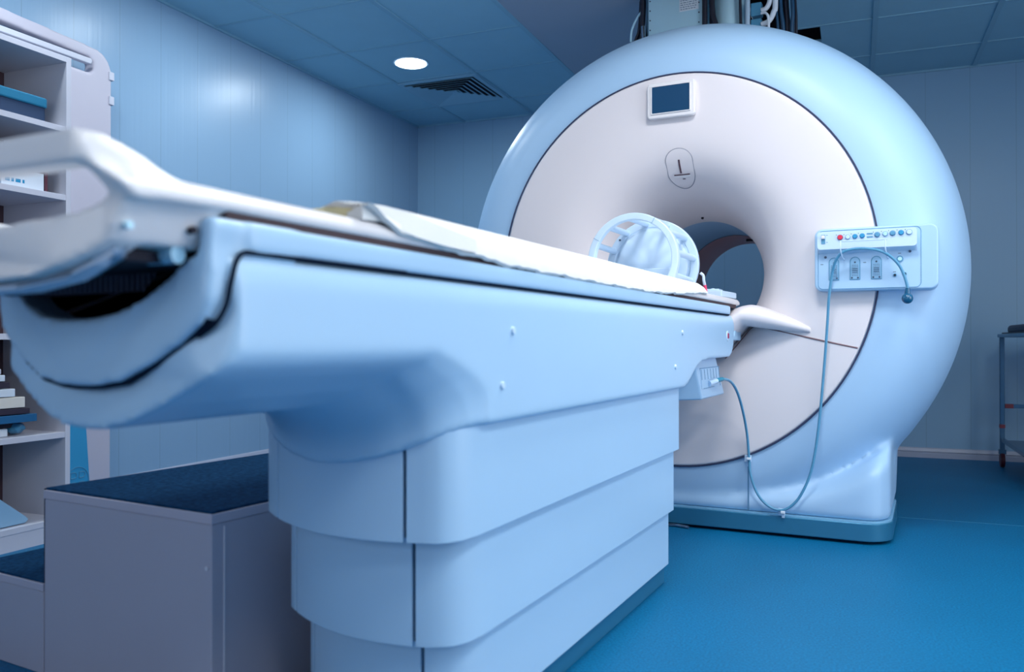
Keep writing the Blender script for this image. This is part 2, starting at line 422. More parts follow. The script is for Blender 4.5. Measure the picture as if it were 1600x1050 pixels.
bm = NB(); slot(xc-.034, xc+.036, 1.472, 1.480, .007); obj('slot_lip', bm, CREAM2, lw)

# control panel on the right of the cover
PX0, PX1, PZ0, PZ1 = .566, .990, .962, 1.200
def pp(s, t_): return PX0+(PX1-PX0)*s, PZ0+(PZ1-PZ0)*t_
bm = NB()
pl = rrect(PX0, PX1, PZ0, PZ1, .028); prism(bm, pl, 'y', -.052, .06)
cpn = obj('control_panel', bm, BLUEW, mri, bevel=.008)
cpn['label'] = 'pale rounded control panel with buttons and sockets'
bm = NB(); ix0, iz0 = pp(.03, .035); ix1, iz1 = pp(.865, .965)
rr_ = rrect(ix0, ix1, iz0, iz1, .018)
tube(bm, [(x, -.0523, z) for x, z in rr_+[rr_[0]]], .0012, 6, smooth=0); obj('panel_outline', bm, mat('outline_blue', (.12, .30, .50), .5), cpn)
x0, z0 = pp(.032, .655); x1, z1 = pp(.835, .935)
bm = NB(); A = prism(bm, rrect(x0, x1, z0, z1, .012), 'y', -.086, -.05)
for v_ in A:
    if v_.co.y > -.06: v_.co.z = z0-.014 if v_.co.z < (z0+z1)/2 else v_.co.z; 
strip = obj('button_strip', bm, COILM, cpn, bevel=.004)
BT = [(.223, .836, .0098, RED, 'red'), (.286, .835, .0085, COILM, ''), (.345, .84, .0085, CYAN, ''), (.404, .845, .0085, CYAN, ''),
      (.524, .85, .0092, CABLEM, ''), (.588, .855, .0088, METAL, ''), (.646, .86, .0092, CABLEM, ''), (.712, .863, .0090, CYAN, ''), (.775, .863, .0095, COILM, '')]
for s_, t_, r_, m_, lb in BT:
    x, z = pp(s_, t_)
    bm = NB(); cyl(bm, (x, -.0865, z), (x, -.0855, z), r_*1.12, n=24); rg = obj('button_collar', bm, mat('outline_blue', (.12, .30, .50), .5), cpn)
    bm = NB(); cyl(bm, (x, -.094, z), (x, -.086, z), r_*.82, r_, n=24); bt = obj('button', bm, m_, cpn, bevel=.001)
    if lb: bt['label'] = 'red round button'
    bm = NB(); cyl(bm, (x-.013, -.0868, z+.010), (x-.013, -.086, z+.010), .0014, n=8); obj('button_mark', bm, DARK, cpn)
for t_ in (.872, .822):
    x, z = pp(.465, t_); bm = NB(); box(bm, x-.010, x+.010, -.088, -.086, z-.0022, z+.0022); obj('indicator_bar', bm, CABLEM, cpn)
x, z = pp(.083, .818)
bm = NB(); box(bm, x-.007, x+.007, -.088, -.085, z-.017, z+.017); sw = obj('switch_recess', bm, CABLEM, cpn)
bm = NB(); box(bm, x-.006, x+.006, -.096, -.086, z+.001, z+.014); obj('switch_lever', bm, CREAM2, sw, bevel=.002)
for dz in (.015, -.012):
    bm = NB(); box(bm, x+.010, x+.016, -.0868, -.086, z+dz-.001, z+dz+.001); obj('switch_mark', bm, CABLEM, cpn)
for s_ in (.164, .339, .513):
    x, z0 = pp(s_, .17); z1 = pp(0, .535)[1]; w = .0185
    poly = [(x-w, z0), (x+w, z0)]+[(x+w*math.cos(k*PI/12), z1-w+w*math.sin(k*PI/12)) for k in range(13)]
    bm = NB(); prism(bm, poly, 'y', -.0535, -.050); fr = obj('socket_frame', bm, CABLEM, cpn)
    k_ = .84; poly2 = [(x+(a-x)*k_, (z0+z1)/2+(b-(z0+z1)/2)*.93) for a, b in poly]
    bm = NB(); prism(bm, poly2, 'y', -.0552, -.0525); obj('socket_plate', bm, mat('socket_plate', (.26, .48, .68), .4), fr, bevel=.0008)
    for cx_, cz_ in ((0, .066), (-.0105, .008), (.0105, .008)):
        bm = NB(); cyl(bm, (x+cx_, -.0562, z0+cz_), (x+cx_, -.0545, z0+cz_), .0034, n=12); obj('socket_screw', bm, mat('screw_dark', (.06, .10, .17), .4, metal=.4), fr)
    bm = NB()
    for r_ in range(7):
        zz = z0+.016+r_*.0065
        if r_ in (2, 3, 4):
            box(bm, x-.010, x+.010, -.0562, -.0545, zz-.0012, zz+.0012)
        else:
            for c_ in range(4): box(bm, x-.0095+c_*.0058, x-.0070+c_*.0058, -.0562, -.0545, zz-.001, zz+.0012)
    obj('socket_contact', bm, mat('contact_dark', (.01, .05, .12), .5), fr)
for s_, t_, r_ in ((.70, .475, .0115), (.66, .225, .0062), (.738, .24, .0068)):
    x, z = pp(s_, t_); bm = NB(); cyl(bm, (x, -.056, z), (x, -.05, z), r_, n=24); jk = obj('round_jack', bm, CABLEM, cpn, bevel=.001)
    bm = NB(); cyl(bm, (x, -.0575, z), (x, -.055, z), r_*.62, n=20); obj('jack_hole', bm, DARK if r_ < .01 else METAL, jk)
for s_, t_ in ((.093, .545), (.779, .585)):
    x, z = pp(s_, t_); bm = NB(); cyl(bm, (x, -.0545, z), (x, -.05, z), .0048, n=16); obj('panel_screw', bm, mat('screw_dark', (.06, .10, .17), .4), cpn, bevel=.0008)
for s_, t_ in ((.065, .43), (.42, .44), (.70, .56), (.66, .275)):
    x, z = pp(s_, t_); bm = NB(); box(bm, x-.006, x+.004, -.0528, -.052, z-.0008, z+.0008); obj('panel_mark', bm, DARK, cpn)
hx0, hx1 = pp(.235, 0)[0], pp(.592, 0)[0]; hz1 = pp(0, .745)[1]; hz0 = pp(0, .50)[1]
bm = NB(); tube(bm, [(hx0+.006, -.054, hz0), (hx0+.004, -.100, hz0+.004), (hx0, -.125, hz0+.03), (hx0, -.118, hz1), (hx0+.006, -.117, hz1+.003), (hx1-.006, -.117, hz1+.003), (hx1, -.118, hz1), (hx1, -.125, hz0+.03), (hx1+.004, -.100, hz0+.004), (hx1+.006, -.054, hz0)], .0026, 8, 4)
obj('cable_hook', bm, COILM, cpn)

# ================================================================== PATIENT TABLE
tb = eth('patient_table', 'long white patient table with stepped pedestal leading into the scanner', 'patient table', (0, -1.5, 0))
def skew(x): return -.19*x + .30*x*x
ARC = [(.274, .80), (.274, .758), (.264, .742), (.24, .728), (.17, .697), (.10, .672), (.04, .662), (0, .660)]
RIM = [(.246, .872), (.222, .862), (.19, .843), (.15, .822), (.09, .806), (.04, .802), (0, .801)]
def mir(P): return P+[(-x, z) for x, z in P[::-1][1:]]
TC = [(.274, .80), (.274, .840), (.270, .860), (.260, .875)]
bm = NB()
prism(bm, [(-2.15, .836), (-.107, .836), (-.107, .80), (-.120, .755), (-.150, .724), (-.19, .712), (-.5, .710), (-.62, .704), (-.70, .683), (-.76, .655), (-.81, .634), (-.85, .626), (-2.15, .626)], 'x', -.274, .274)
prism(bm, TC+[(-x, z) for x, z in TC[::-1]], 'y', -2.45, -.107)
# collar over the pedestal front
N_ = 40; rows = []
def front(x, k=0.0, inset=0.0):
    """plan curve of the pedestal's front"""
    y = -2.265-.19*x+1.37*x*x+k
    return y
for i in range(N_+1):
    x = -.274+.548*i/N_; ax = abs(x)
    zb = .558+.068*min(1, (ax/.255))**2; col = []
    for f, g in ((0, 0), (.2, .02), (.4, .12), (.6, .32), (.78, .62), (.92, .92), (1, 1)):
        y = -2.277-.19*x+1.37*min(ax, .2)**2-.115*g; x0_ = .2+.035*g; w_ = .2742-x0_
        if ax > x0_: y += .13*(1-.62*g)*(1-math.sqrt(max(0, 1-((ax-x0_)/w_)**2)))+.03*(ax-x0_)/w_
        zt_ = .668+.095*(ax/.274)**2
        col.append(bm.verts.new((x, y, zb+(zt_-zb)*f)))
    rows.append(col+[bm.verts.new((x, col[-1].co.y, .835)), bm.verts.new((x, -1.9, .835)), bm.verts.new((x, -1.9, zb))])
for a, b in zip(rows, rows[1:]):
    for k in range(10): bm.faces.new((a[k], a[(k+1) % 10], b[(k+1) % 10], b[k]))
bm.faces.new(rows[0]); bm.faces.new(rows[-1][::-1])
# near end hull, hollow under the board
def corner(p):
    ax = abs(p[0]); return skew(p[0])+(.035*(1-math.sqrt(max(0, 1-((ax-.238)/.037)**2))) if ax > .238 and p[1] > .74 else 0)
HC = [(.245, .875), (.260, .875), (.270, .860), (.274, .840)]
Uo = mir(HC+ARC); Ui = mir([(.23, .872)]+[(x*.93, z-.02) for x, z in RIM[1:]])
prism(bm, Uo+Ui[::-1], 'y', -2.737, -2.30, f0=corner)
prism(bm, Uo, 'y', -2.45, -2.1)
o = obj('lower_body', bm, BLUEW, tb); fuse(o, .007, 7)
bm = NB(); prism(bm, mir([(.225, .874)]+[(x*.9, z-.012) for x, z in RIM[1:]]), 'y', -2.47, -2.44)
box(bm, -.22, .22, -2.60, -2.46, .868, .874); obj('cavity_shade_plane', bm, DARK, tb)  # dark plane closing the cavity, its lack of light put into the colour
# shade inside the cavity, held in the colour of a dark skin
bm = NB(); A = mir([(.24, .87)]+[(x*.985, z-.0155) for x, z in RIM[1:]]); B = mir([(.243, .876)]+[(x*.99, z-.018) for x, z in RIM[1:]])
prism(bm, A+B[::-1], 'y', -2.70, -2.46, f0=lambda p: skew(p[0])); obj('cavity_shade_wall', bm, DARK, tb)
bm = NB(); box(bm, -.21, .215, -2.70, -2.50, .836, .858)
for i in range(42): box(bm, -.207+i*.01, -.202+i*.01, -2.704, -2.698, .836, .858)
obj('ribbed_track', bm, mat('track_grey', (.10, .09, .14), .6), tb)
# upper rail cap with its bowl end
bm = NB()
for s in (-1, 1): prism(bm, [(s*.272, .875), (s*.272, .909), (s*.225, .909), (s*.215, .875)], 'y', -2.72, -.165)
box(bm, -.24, .24, -2.60, -.165, .862, .879)
SEAM = [(.264, .880), (.264, .85), (.262, .820), (.250, .794), (.21, .768), (.165, .747), (.10, .724), (.04, .717), (0, .716)]
Uo = mir([(.270, .911)]+SEAM); Ui = mir([(.246, .911)]+RIM)
prism(bm, Uo+Ui[::-1], 'y', -2.747, -2.64, f0=lambda p: skew(p[0]))
o = obj('rail_cap', bm, BLUEW, tb); fuse(o, .006, 6)
bm = NB()
for s in (-1, 1): box(bm, min(s*.24, s*.2675), max(s*.24, s*.2675), -2.722, -.17, .871, .877)
for s in (-1, 1): tube(bm, [(s*.268, -2.40, .8745), (s*.268, -2.55, .8745), (s*.268, -2.66, .8745), (s*.2675, -2.70, .8745), (s*.2685, -2.728, .873), (s*.270, -2.741, .862), (s*.269, -2.748, .838), (s*.265, -2.752, .812), (s*.254, -2.757, .792), (s*.232, -2.760, .778)], .0030, 8)
obj('cap_joint', bm, mat('joint_navy', (.003, .010, .028), .9, spec=.1), tb)
bm = NB()
for s in (-1, 1): box(bm, min(s*.225, s*.262), max(s*.225, s*.262), -2.748, -.02, .904, .922)
obj('guide_track', bm, mat('track_brown', (.05, .025, .03), .7), tb)
bm = NB()
Uj = mir([(x*.99, z-.004) for x, z in SEAM[2:]]); Uk = mir([(x*.93, z+.012) for x, z in SEAM[2:]])
prism(bm, Uj+Uk[::-1], 'y', -2.7385, -2.62, f0=lambda p: skew(p[0])); obj('bowl_joint', bm, mat('joint_navy', (.003, .010, .028), .9, spec=.1), tb)
# pedestal tiers
def tier_path(k):
    ins = .017*k; dy = .05*k; P = []
    P.append((-(.250-ins), -.845)); P.append((-(.250-ins), -2.06+dy))
    P += [(-(.249-ins), -2.10+dy), (-(.240-ins), -2.135+dy), (-(.222-ins), -2.157+dy)]
    for i in range(17):
        x = -(.20-ins)+(2*(.20-ins))*i/16; P.append((x, front(x, dy)))
    P += [((.222-ins), -2.241+dy), ((.238-ins), -2.226+dy), ((.251-ins), -2.198+dy), ((.2565-ins), -2.16+dy), ((.2565-ins), -2.12+dy), ((.2565-ins), -2.06+dy), ((.254-ins), -.845)]
    return P
def wall_part(P, th, z0, z1):
    """a wall of thickness th that follows a plan path"""
    bm = NB(); V = [Vector((x, y, 0)) for x, y in P]; out = []; inn = []
    for i, p in enumerate(V):
        d = (V[min(i+1, len(V)-1)]-V[max(i-1, 0)]).normalized(); nrm = Vector((-d.y, d.x, 0))
        out.append(p); inn.append(p+nrm*th)
    R = [[bm.verts.new((o_.x, o_.y, z0)), bm.verts.new((o_.x, o_.y, z1)), bm.verts.new((i_.x, i_.y, z1)), bm.verts.new((i_.x, i_.y, z0))] for o_, i_ in zip(out, inn)]
    for a, b in zip(R, R[1:]):
        for k in range(4): bm.faces.new((a[k], a[(k+1) % 4], b[(k+1) % 4], b[k]))
    bm.faces.new(R[0]); bm.faces.new(R[-1][::-1]); return bm
def cutpath(P, xa, xb):
    """the front stretch between xa and xb, and the two stretches outside it"""
    F = [p for p in P if xa <= p[0] <= xb and p[1] < -1.9]; L = [p for p in P if p[0] < xa-.005]; R = [p for p in P if p[0] > xb+.005]
    def at(x, k): return (x, front(x, k))
    return L, F, R
tiers = ((0, .432, .68), (1, .240, .46), (2, .068, .27))
for k, z0, z1 in tiers:
    P = tier_path(k); dy = .05*k; xa, xb = -.160+.006*k, .170-.012*k
    L, F, R = cutpath(P, xa, xb)
    at = lambda x: (x, front(x, dy))
    L = L+[at(xa-.0032)]; R = [at(xb+.0032)]+R; F = [at(xa+.0032)]+[p for p in F if xa+.006 < p[0] < xb-.006]+[at(xb-.0032)]
    obj('side_panel', wall_part(R, .012, z0, z1), BLUEW, tb, bevel=.0015, seg=2, angle=50)
    obj('side_panel', wall_part(L, .012, z0, z1), BLUEW, tb, bevel=.0015, seg=2, angle=50)
    obj('front_panel', wall_part(F, .012, z0, z1), BLUEW, tb, bevel=.0015, seg=2, angle=50)
    bm = NB(); q = tier_path(k); prism(bm, [(x*.95, -1.5+(y+1.5)*.985) for x, y in q], 'z', z0+.006, z1-.004)
    obj('inner_frame', bm, mat('inner_navy', (.02, .08, .17), .7), tb)
bm = NB(); P = tier_path(3); prism(bm, [(max(-.199, min(.199, x)), y+(.025 if y > -1 else 0)) for x, y in P], 'z', 0, .070)
obj('pedestal_plinth', bm, GREYB, tb, bevel=.003)
# body screws
for y, z in ((-2.057, .792), (-2.10, .693), (-.879, .799), (-.959, .695)):
    bm = NB(); cyl(bm, (.266, y, z), (.2785, y, z), .0100, .0065, n=20); obj('body_screw', bm, COILM, tb, bevel=.001)
bm = NB(); cyl(bm, (.262, -.232, .792), (.2765, -.232, .792), .020, n=28); eb = obj('stop_button_ring', bm, COILM, tb, bevel=.002)
bm = NB(); box(bm, .272, .279, -.243, -.222, .782, .803); obj('stop_button', bm, mat('stop_red', (.35, .02, .10), .4), eb, bevel=.003)
# tabletop with the hand loop at its foot end
TOP = [(.269, .9215), (.266, .931), (.258, .941), (.248, .9445), (.236, .942), (.215, .914), (.20, .903), (.15, .897), (.10, .893), (0, .890)]
BOT = [(.262, .9185), (.235, .907), (.20, .882), (.10, .878), (0, .876)]
bm = NB(); prism(bm, mir(TOP)+mir(BOT)[::-1], 'y', -2.87, .035)
cheek = [(-2.755, .918), (-2.755, .944), (-2.80, .944), (-2.822, .948), (-2.845, .962), (-2.866, .970), (-2.89, .976), (-2.912, .975), (-2.922, .963), (-2.915, .947), (-2.893, .930), (-2.872, .914)]
for s in (-1, 1):
    V_ = prism(bm, cheek, 'x', s*.236, s*.268)
    for v_ in V_:
        if abs(v_.co.x) > .25 and v_.co.z > .94: v_.co.x -= s*min(.022, (v_.co.z-.94)*1.1+.010)
    V_ = prism(bm, [(-2.755, .876), (-2.755, .925), (-2.876, .925), (-2.880, .890), (-2.875, .874), (-2.86, .872)], 'x', s*.205, s*.262)
    for v_ in V_:
        if abs(v_.co.x) > .25 and v_.co.z < .9: v_.co.x = s*.236
        elif abs(v_.co.x) < .21 and v_.co.z > .88: v_.co.x = s*.240
box(bm, -.24, .24, -2.922, -2.885, .944, .976)
prism(bm, mir([(.262, .925), (.245, .925), (.225, .913), (.2, .903), (.15, .897), (.10, .893), (0, .890)])+mir([(.236, .874), (.215, .862), (.18, .848), (.14, .839), (.10, .836), (0, .834)])[::-1], 'y', -2.908, -2.84, f0=lambda p: .036*(abs(p[0])/.25)**3)
prism(bm, mir([(.24, .90), (.2, .895), (0, .885)])+mir([(.235, .874), (.215, .872), (.18, .870), (.10, .868), (0, .868)])[::-1], 'y', -2.87, -2.755)
o = obj('tabletop', bm, CREAM2, tb); fuse(o, .005, 5)
bm = NB(); prism(bm, mir([(.228, .880), (.222, .862), (.18, .845), (.10, .834), (0, .830)])+mir([(.215, .872), (.208, .852), (.17, .836), (.10, .826), (0, .823)])[::-1], 'y', -2.888, -2.850, f0=lambda p: .030*(abs(p[0])/.25)**3)
obj('carriage_cover', bm, mat('carriage_grey', (.50, .60, .74), .4), tb, bevel=.006)
bm = NB(); box(bm, -.215, .215, -2.862, -2.60, .858, .869); obj('underside_shade', bm, DARK, tb)  # dark plate, shade under the board's end put into its colour
for y, z in ((-2.785, .893), (-2.865, .889)):
    bm = NB(); cyl(bm, (.245, y, z), (.2535 if y > -2.8 else .2515, y, z), .0042, n=14); obj('tabletop_screw', bm, DARK if y > -2.8 else METAL, tb)
bm = NB(); cyl(bm, (.19, -2.79, .867), (.234, -2.79, .867), .010, n=18); obj('roller', bm, mat('roller_blue', (.30, .55, .72), .3), tb)
bm = NB(); prism(bm, [(-.17, .80), (.02, .80), (.24, .88), (.24, .91), (.15, .91), (.12, .87), (-.17, .87)], 'x', -.24, .24)
obj('bridge', bm, BLUEW, tb, bevel=.006)
for s in (-1, 1):
    bm = NB(); prism(bm, [(-.125, .775), (-.075, .80), (-.045, .84), (-.035, .905), (.05, .905), (.05, .775)], 'x', s*.236, s*.268); obj('bridge_cheek', bm, BLUEW, tb, bevel=.006)
# connector box beneath the far end
def slant(bm, dx=0):
    for v_ in bm.verts:      # the box leans toward the scanner as it goes down
        t_ = (.717-v_.co.z)/.153
        v_.co.y += (.124 if v_.co.y > -.55 else .03)*t_ + (.03*t_ if v_.co.y > -.3 else 0)
bm = NB(); prism(bm, [(.05, -.70), (.238, -.606), (.238, -.274), (.225, -.262), (.05, -.262)], 'z', .564, .725)
slant(bm)
for v_ in bm.verts:
    if v_.co.x > .2 and v_.co.y < -.4 and v_.co.z < .6: v_.co.y = -.482
cb = obj('connector_box', bm, BLUEW, tb, bevel=.008)
def sock(ya, yb_, z0, z1, x0, x1):
    bm = NB(); v = box(bm, x0, x1, ya, yb_, z0, z1)
    for q in v: q.co.y += .124*(.675-q.co.z)/.153*.5
    return bm
sk = obj('socket_recess', sock(-.515, -.235, .603, .675, .2375, .2392), mat('socket_plate2', (.42, .62, .82), .4), cb)
bm = NB()
for i in range(6):
    y = -.505+i*.045; v = box(bm, .239, .2402, y, y+.003, .635, .672)
    for q in v: q.co.y += .124*(.675-q.co.z)/.153*.5
for q0 in ((-.52, -.23, .675, .6775), (-.235, -.231, .603, .676), (-.49, -.33, .6025, .6045)):
    v = box(bm, .239, .2405, *q0)
    for q in v: q.co.y += .124*(.675-q.co.z)/.153*.5
obj('socket_rib', bm, mat('outline_blue', (.12, .30, .50), .5), sk)

# ---------------- mattress
bm = NB(); secs = []
ZL = [(-2.50, .962), (-2.46, .948), (-2.42, .928), (-2.28, .919), (-2.05, .909), (-1.6, .906), (-1.2, .906), (-.9, .916), (-.7, .928), (-.52, .938), (-.44, .948)]
def interp(T, y):
    for a, b in zip(T, T[1:]):
        if y <= b[0]: f = (y-a[0])/(b[0]-a[0]); return a[1]+(b[1]-a[1])*max(0, f)
    return T[-1][1]
M_ = 150
for i in range(M_+1):
    y = -2.50+2.06*i/M_
    zl = interp(ZL, y); e = min(1, (i/M_)/.012)*0+1
    tip = max(0, (y+.56)/.12); w = .272-.05*tip**2; top = .979-.016*tip**1.5-(.004*(1-min(1, (y+2.5)/.08)))
    wob = .0011*math.sin(y*37)+.0008*math.sin(y*83+1)+.0006*math.sin(y*141)
    half = [(0, top), (.12, top), (w-.055, top-.001), (w-.03, top-.006), (w-.010, top-.020), (w+.001+wob*.5, top-.036), (w+.003+wob, max(zl+wob+.004, .90))]
    low = [(w-.003+wob, zl+wob)]
    half = [(x, max(z, zl+.004+wob) if x > w-.02 else z) for x, z in half]
    inner = [(w-.008, zl+.004), (w-.008, .9455), (.1, .9455)]
    ring = half+low+inner+[(0, .9455)]
    full = ring+[(-x, z) for x, z in ring[::-1][1:-1]]
    lift = -.004*max(0, 1-(y+2.5)/.06)
    secs.append([bm.verts.new((x, y+.36*max(0, 1-(y+2.5)/.7)*max(0, .21-x)/.45, z+(lift if abs(x) > .12 else lift*.4))) for x, z in full])
for a, b in zip(secs, secs[1:]):
    n = len(a)
    for k in range(n): bm.faces.new((a[k], a[(k+1) % n], b[(k+1) % n], b[k]))
bm.faces.new(secs[0]); bm.faces.new(secs[-1][::-1])
mt = eth('table_mattress', 'thin cream mattress with a loose white cover lying along the patient table', 'mattress', (0, -1.5, .945))
obj('mattress_cover', bm, PAD, mt, angle=50)
bm = NB(); box(bm, .10, .226, -2.475, -2.40, .9465, .968); obj('foam_core', bm, FOAM, mt, bevel=.006)
bm = NB()
A = [(.250, -2.50, .964), (.268, -2.42, .966), (.276, -2.32, .955), (.277, -2.20, .945)]; B = [(.252, -2.49, .958), (.274, -2.42, .934), (.279, -2.32, .924), (.279, -2.20, .922)]
A = catmull(A, 5); B = catmull(B, 5); va = [bm.verts.new(p) for p in A]; vb = [bm.verts.new(p) for p in B]; vc = [bm.verts.new(p-Vector((.002, 0, 0))) for p in A]; vd = [bm.verts.new(p-Vector((.002, 0, 0))) for p in B]
for k in range(len(A)-1):
    bm.faces.new((va[k], va[k+1], vb[k+1], vb[k])); bm.faces.new((vc[k], vd[k], vd[k+1], vc[k+1])); bm.faces.new((vb[k], vb[k+1], vd[k+1], vd[k])); bm.faces.new((va[k], vc[k], vc[k+1], va[k+1]))
obj('cover_flap', bm, PAD, mt)

# ---------------- head coil
hc = eth('head_coil', 'pale blue birdcage head coil standing on the far end of the mattress', 'head coil', (0, -.42, .975))
def ringm(r0, r1, y0, y1, zc_, n=64, sz=1.0):
    bm = NB(); R = []
    for r, y in ((r1, y0), (r0, y0), (r0, y1), (r1, y1)):
        R.append([bm.verts.new((r*math.cos(2*PI*k/n), y, zc_+sz*r*math.sin(2*PI*k/n))) for k in range(n)])
    for a, b in zip(R, R[1:]+R[:1]):
        for k in range(n): bm.faces.new((a[k], a[(k+1) % n], b[(k+1) % n], b[k]))
    return bm
HZ = 1.068; HY0, HY1 = -.545, -.285
obj('front_ring', ringm(.170, .145, HY0, HY0+.030, HZ, sz=.99), COILM, hc, bevel=.004)
obj('back_ring', ringm(.182, .150, HY1-.022, HY1, HZ-.004, sz=.98), COILM, hc, bevel=.004)
bm = NB(); cyl(bm, (0, HY1-.020, HZ-.004), (0, HY1-.008, HZ-.004), .151, n=64); obj('back_plate', bm, COILM, hc, bevel=.003)
for k in range(12):
    a = 2*PI*(k+.25)/12; r0, r1 = .156, .164
    if math.sin(a) < -.80: continue
    p0 = (r0*math.cos(a), HY0+.028, HZ+r0*math.sin(a)); p1 = (r1*math.cos(a), HY1-.02, HZ-.004+r1*math.sin(a))
    bm = NB(); cyl(bm, p0, p1, .0120, n=14); obj('coil_rod', bm, COILM, hc)
bm = NB(); rows = []                        # loose cover bulging in front of the back plate
for i in range(13):
    r = .143*i/12; rows.append([bm.verts.new((r*math.cos(2*PI*k/48), HY1-.024-.020*(1-(i/12)**2)-.010*(i/12)**2*(1-i/12)*math.sin(5*2*PI*k/48+1)-.012*(i/12)**3*(1-i/12)*math.sin(9*2*PI*k/48), HZ-.004+r*math.sin(2*PI*k/48))) for k in range(48)])
for a, b in zip(rows[1:], rows[2:]):
    for k in range(48): bm.faces.new((a[k], a[(k+1) % 48], b[(k+1) % 48], b[k]))
for v_ in rows[0][1:]: bm.verts.remove(v_)
for k in range(48): bm.faces.new((rows[0][0], rows[1][k], rows[1][(k+1) % 48]))
o = obj('head_pad', bm, COILM, hc, angle=80); sd = o.modifiers.new('solid', 'SOLIDIFY'); sd.thickness = .005
bm = NB(); prism(bm, [(-.15, .975), (.15, .975), (.15, 1.005), (.10, 1.045), (-.10, 1.045), (-.15, 1.005)], 'y', HY1-.12, HY1-.09); obj('chin_plate', bm, COILM, hc, bevel=.004)
bm = NB(); box(bm, -.12, .12, HY0+.03, HY1, .958, .985); box(bm, -.19, .19, HY1-.03, HY1-.0, .950, .98)
obj('coil_base', bm, COILM, hc, bevel=.005)
for a in (60, 150):
    r = .1575; p = (r*math.cos(math.radians(a)), HY0-.0005, HZ+.99*r*math.sin(math.radians(a)))
    bm = NB(); d = Vector((math.cos(math.radians(a)), 0, math.sin(math.radians(a))))
    cyl(bm, Vector(p)-d*.0125, Vector(p)+d*.0125, .0008, n=6); obj('ring_joint', bm, mat('outline_blue', (.12, .30, .50), .5), hc)
for a in (38, 140):
    r = .167; p = Vector((r*math.cos(math.radians(a)), HY1-.0225, HZ-.004+.98*r*math.sin(math.radians(a))))
    bm = NB(); cyl(bm, p, p-Vector((0, .002, 0)), .004, n=12); obj('ring_screw', bm, mat('screw_dark', (.06, .10, .17), .4), hc)
bm = NB(); tube(bm, [(.186, HY1-.01, 1.030), (.196, HY1-.005, 1.020), (.197, HY1, 1.00), (.198, HY1+.01, .985)], .0052, 10); cw = obj('coil_lead', bm, WHITE, hc)
bm = NB(); tube(bm, [(.198, HY1+.01, .986), (.199, HY1+.015, .970), (.201, HY1+.02, .955)], .0062, 10); q = obj('lead_tip', bm, PINKRED, cw); q['label'] = 'red plug tip'

# plug block on the tabletop
t = eth('plug_block', 'small flat white connector block lying at the scanner end of the tabletop', 'connector block', (.19, -.02, .944))
bm = NB(); prism(bm, [(.12, -.20), (.245, -.20), (.258, -.03), (.258, .01), (.12, .01)], 'z', .9445, .968); obj('block_body', bm, COILM, t, bevel=.004)
bm = NB(); box(bm, .16, .225, -.16, -.09, .966, .977); cyl(bm, (.19, -.11, .975), (.19, -.11, .982), .008, n=14); obj('block_latch', bm, COILM, t, bevel=.003)

# ---------------- call bulb with its long lead
cl = eth('patient_call_bulb', 'dark blue squeeze bulb hanging by its long blue lead over the control panel hook', 'call bulb', (.80, -.12, .90))
def pz(X, Y):   # a position on the control panel's face
    s = (X-130)/1145; top = 220-.061*(X-130); bot = 825-.0218*(X-130)
    a, b = pp(s, (bot-Y)/(bot-top)); return a, b
CB = [pz(300, 690), pz(320, 600), pz(355, 520), pz(415, 455), pz(500, 428), pz(600, 420), pz(720, 432), pz(800, 460), pz(870, 510), pz(930, 580), pz(970, 670), pz(995, 760), pz(1003, 820)]
yo = [-.075, -.085, -.10, -.112, -.116, -.118, -.117, -.113, -.105, -.095, -.088, -.082, -.08]
lead = [(.243, -.372, .622), (.258, -.345, .628), (.270, -.29, .631), (.282, -.21, .617), (.293, -.14, .570), (.302, -.08, .49), (.308, -.035, .40), (.312, -.018, .31), (.318, -.018, .24), (.345, -.018, .165), (.385, -.018, .122), (.430, -.018, .108), (.47, -.018, .125), (.51, -.018, .175), (.545, -.018, .26), (.565, -.02, .36), (.582, -.025, .50), (.600, -.035, .70), (.612, -.05, .85), (.618, -.065, .93)]
lead += [(a, y, b) for (a, b), y in zip(CB, yo)]
bm = NB(); tube(bm, lead, .0052, 10, 8); obj('lead', bm, CABLEM, cl)
bx, bz = pz(1000, 890)
bm = NB(); ball(bm, (bx, -.082, bz-.003), .0195, 1.02); cyl(bm, (bx+.001, -.081, bz+.034), (bx, -.082, bz+.008), .0078, .011, n=18); obj('bulb', bm, BULBM, cl, angle=80)
bm = NB(); cyl(bm, (.2405, -.392, .618), (.257, -.352, .626), .011, .0085, n=16); ball(bm, (.257, -.352, .626), .010); obj('lead_plug', bm, COILM, cl)
bm = NB(); cyl(bm, (.256, -.345, .627), (.268, -.295, .631), .0090, .0078, n=16); obj('strain_relief', bm, mat('relief_teal', (.02, .25, .38), .35), cl)
for x, z, lb in ((.306, .302, 'clear adhesive clip holding the blue lead high on the scanner foot, at the cover seam'), (.436, .100, 'clear adhesive clip holding the blue lead at the bottom of its loop')):
    c_ = eth('cable_clip', lb, 'cable clip', (x, -.01, z-.012), group='clear cable clips on the scanner front')
    yy = -.008
    bm = NB(); box(bm, x-.013, x+.013, yy-.004, yy+.004, z-.014, z+.014); obj('clip_pad', bm, COILM, c_, bevel=.002)
    bm = NB(); box(bm, x-.002, x+.014, yy-.020, yy-.003, z-.004, z+.006); obj('clip_jaw', bm, WHITE, c_, bevel=.002)
    if z < .2:
        bm = NB(); box(bm, x+.001, x+.012, yy-.005, yy-.001, z-.0105-.012, z-.013); obj('clip_tail', bm, COILM, c_)

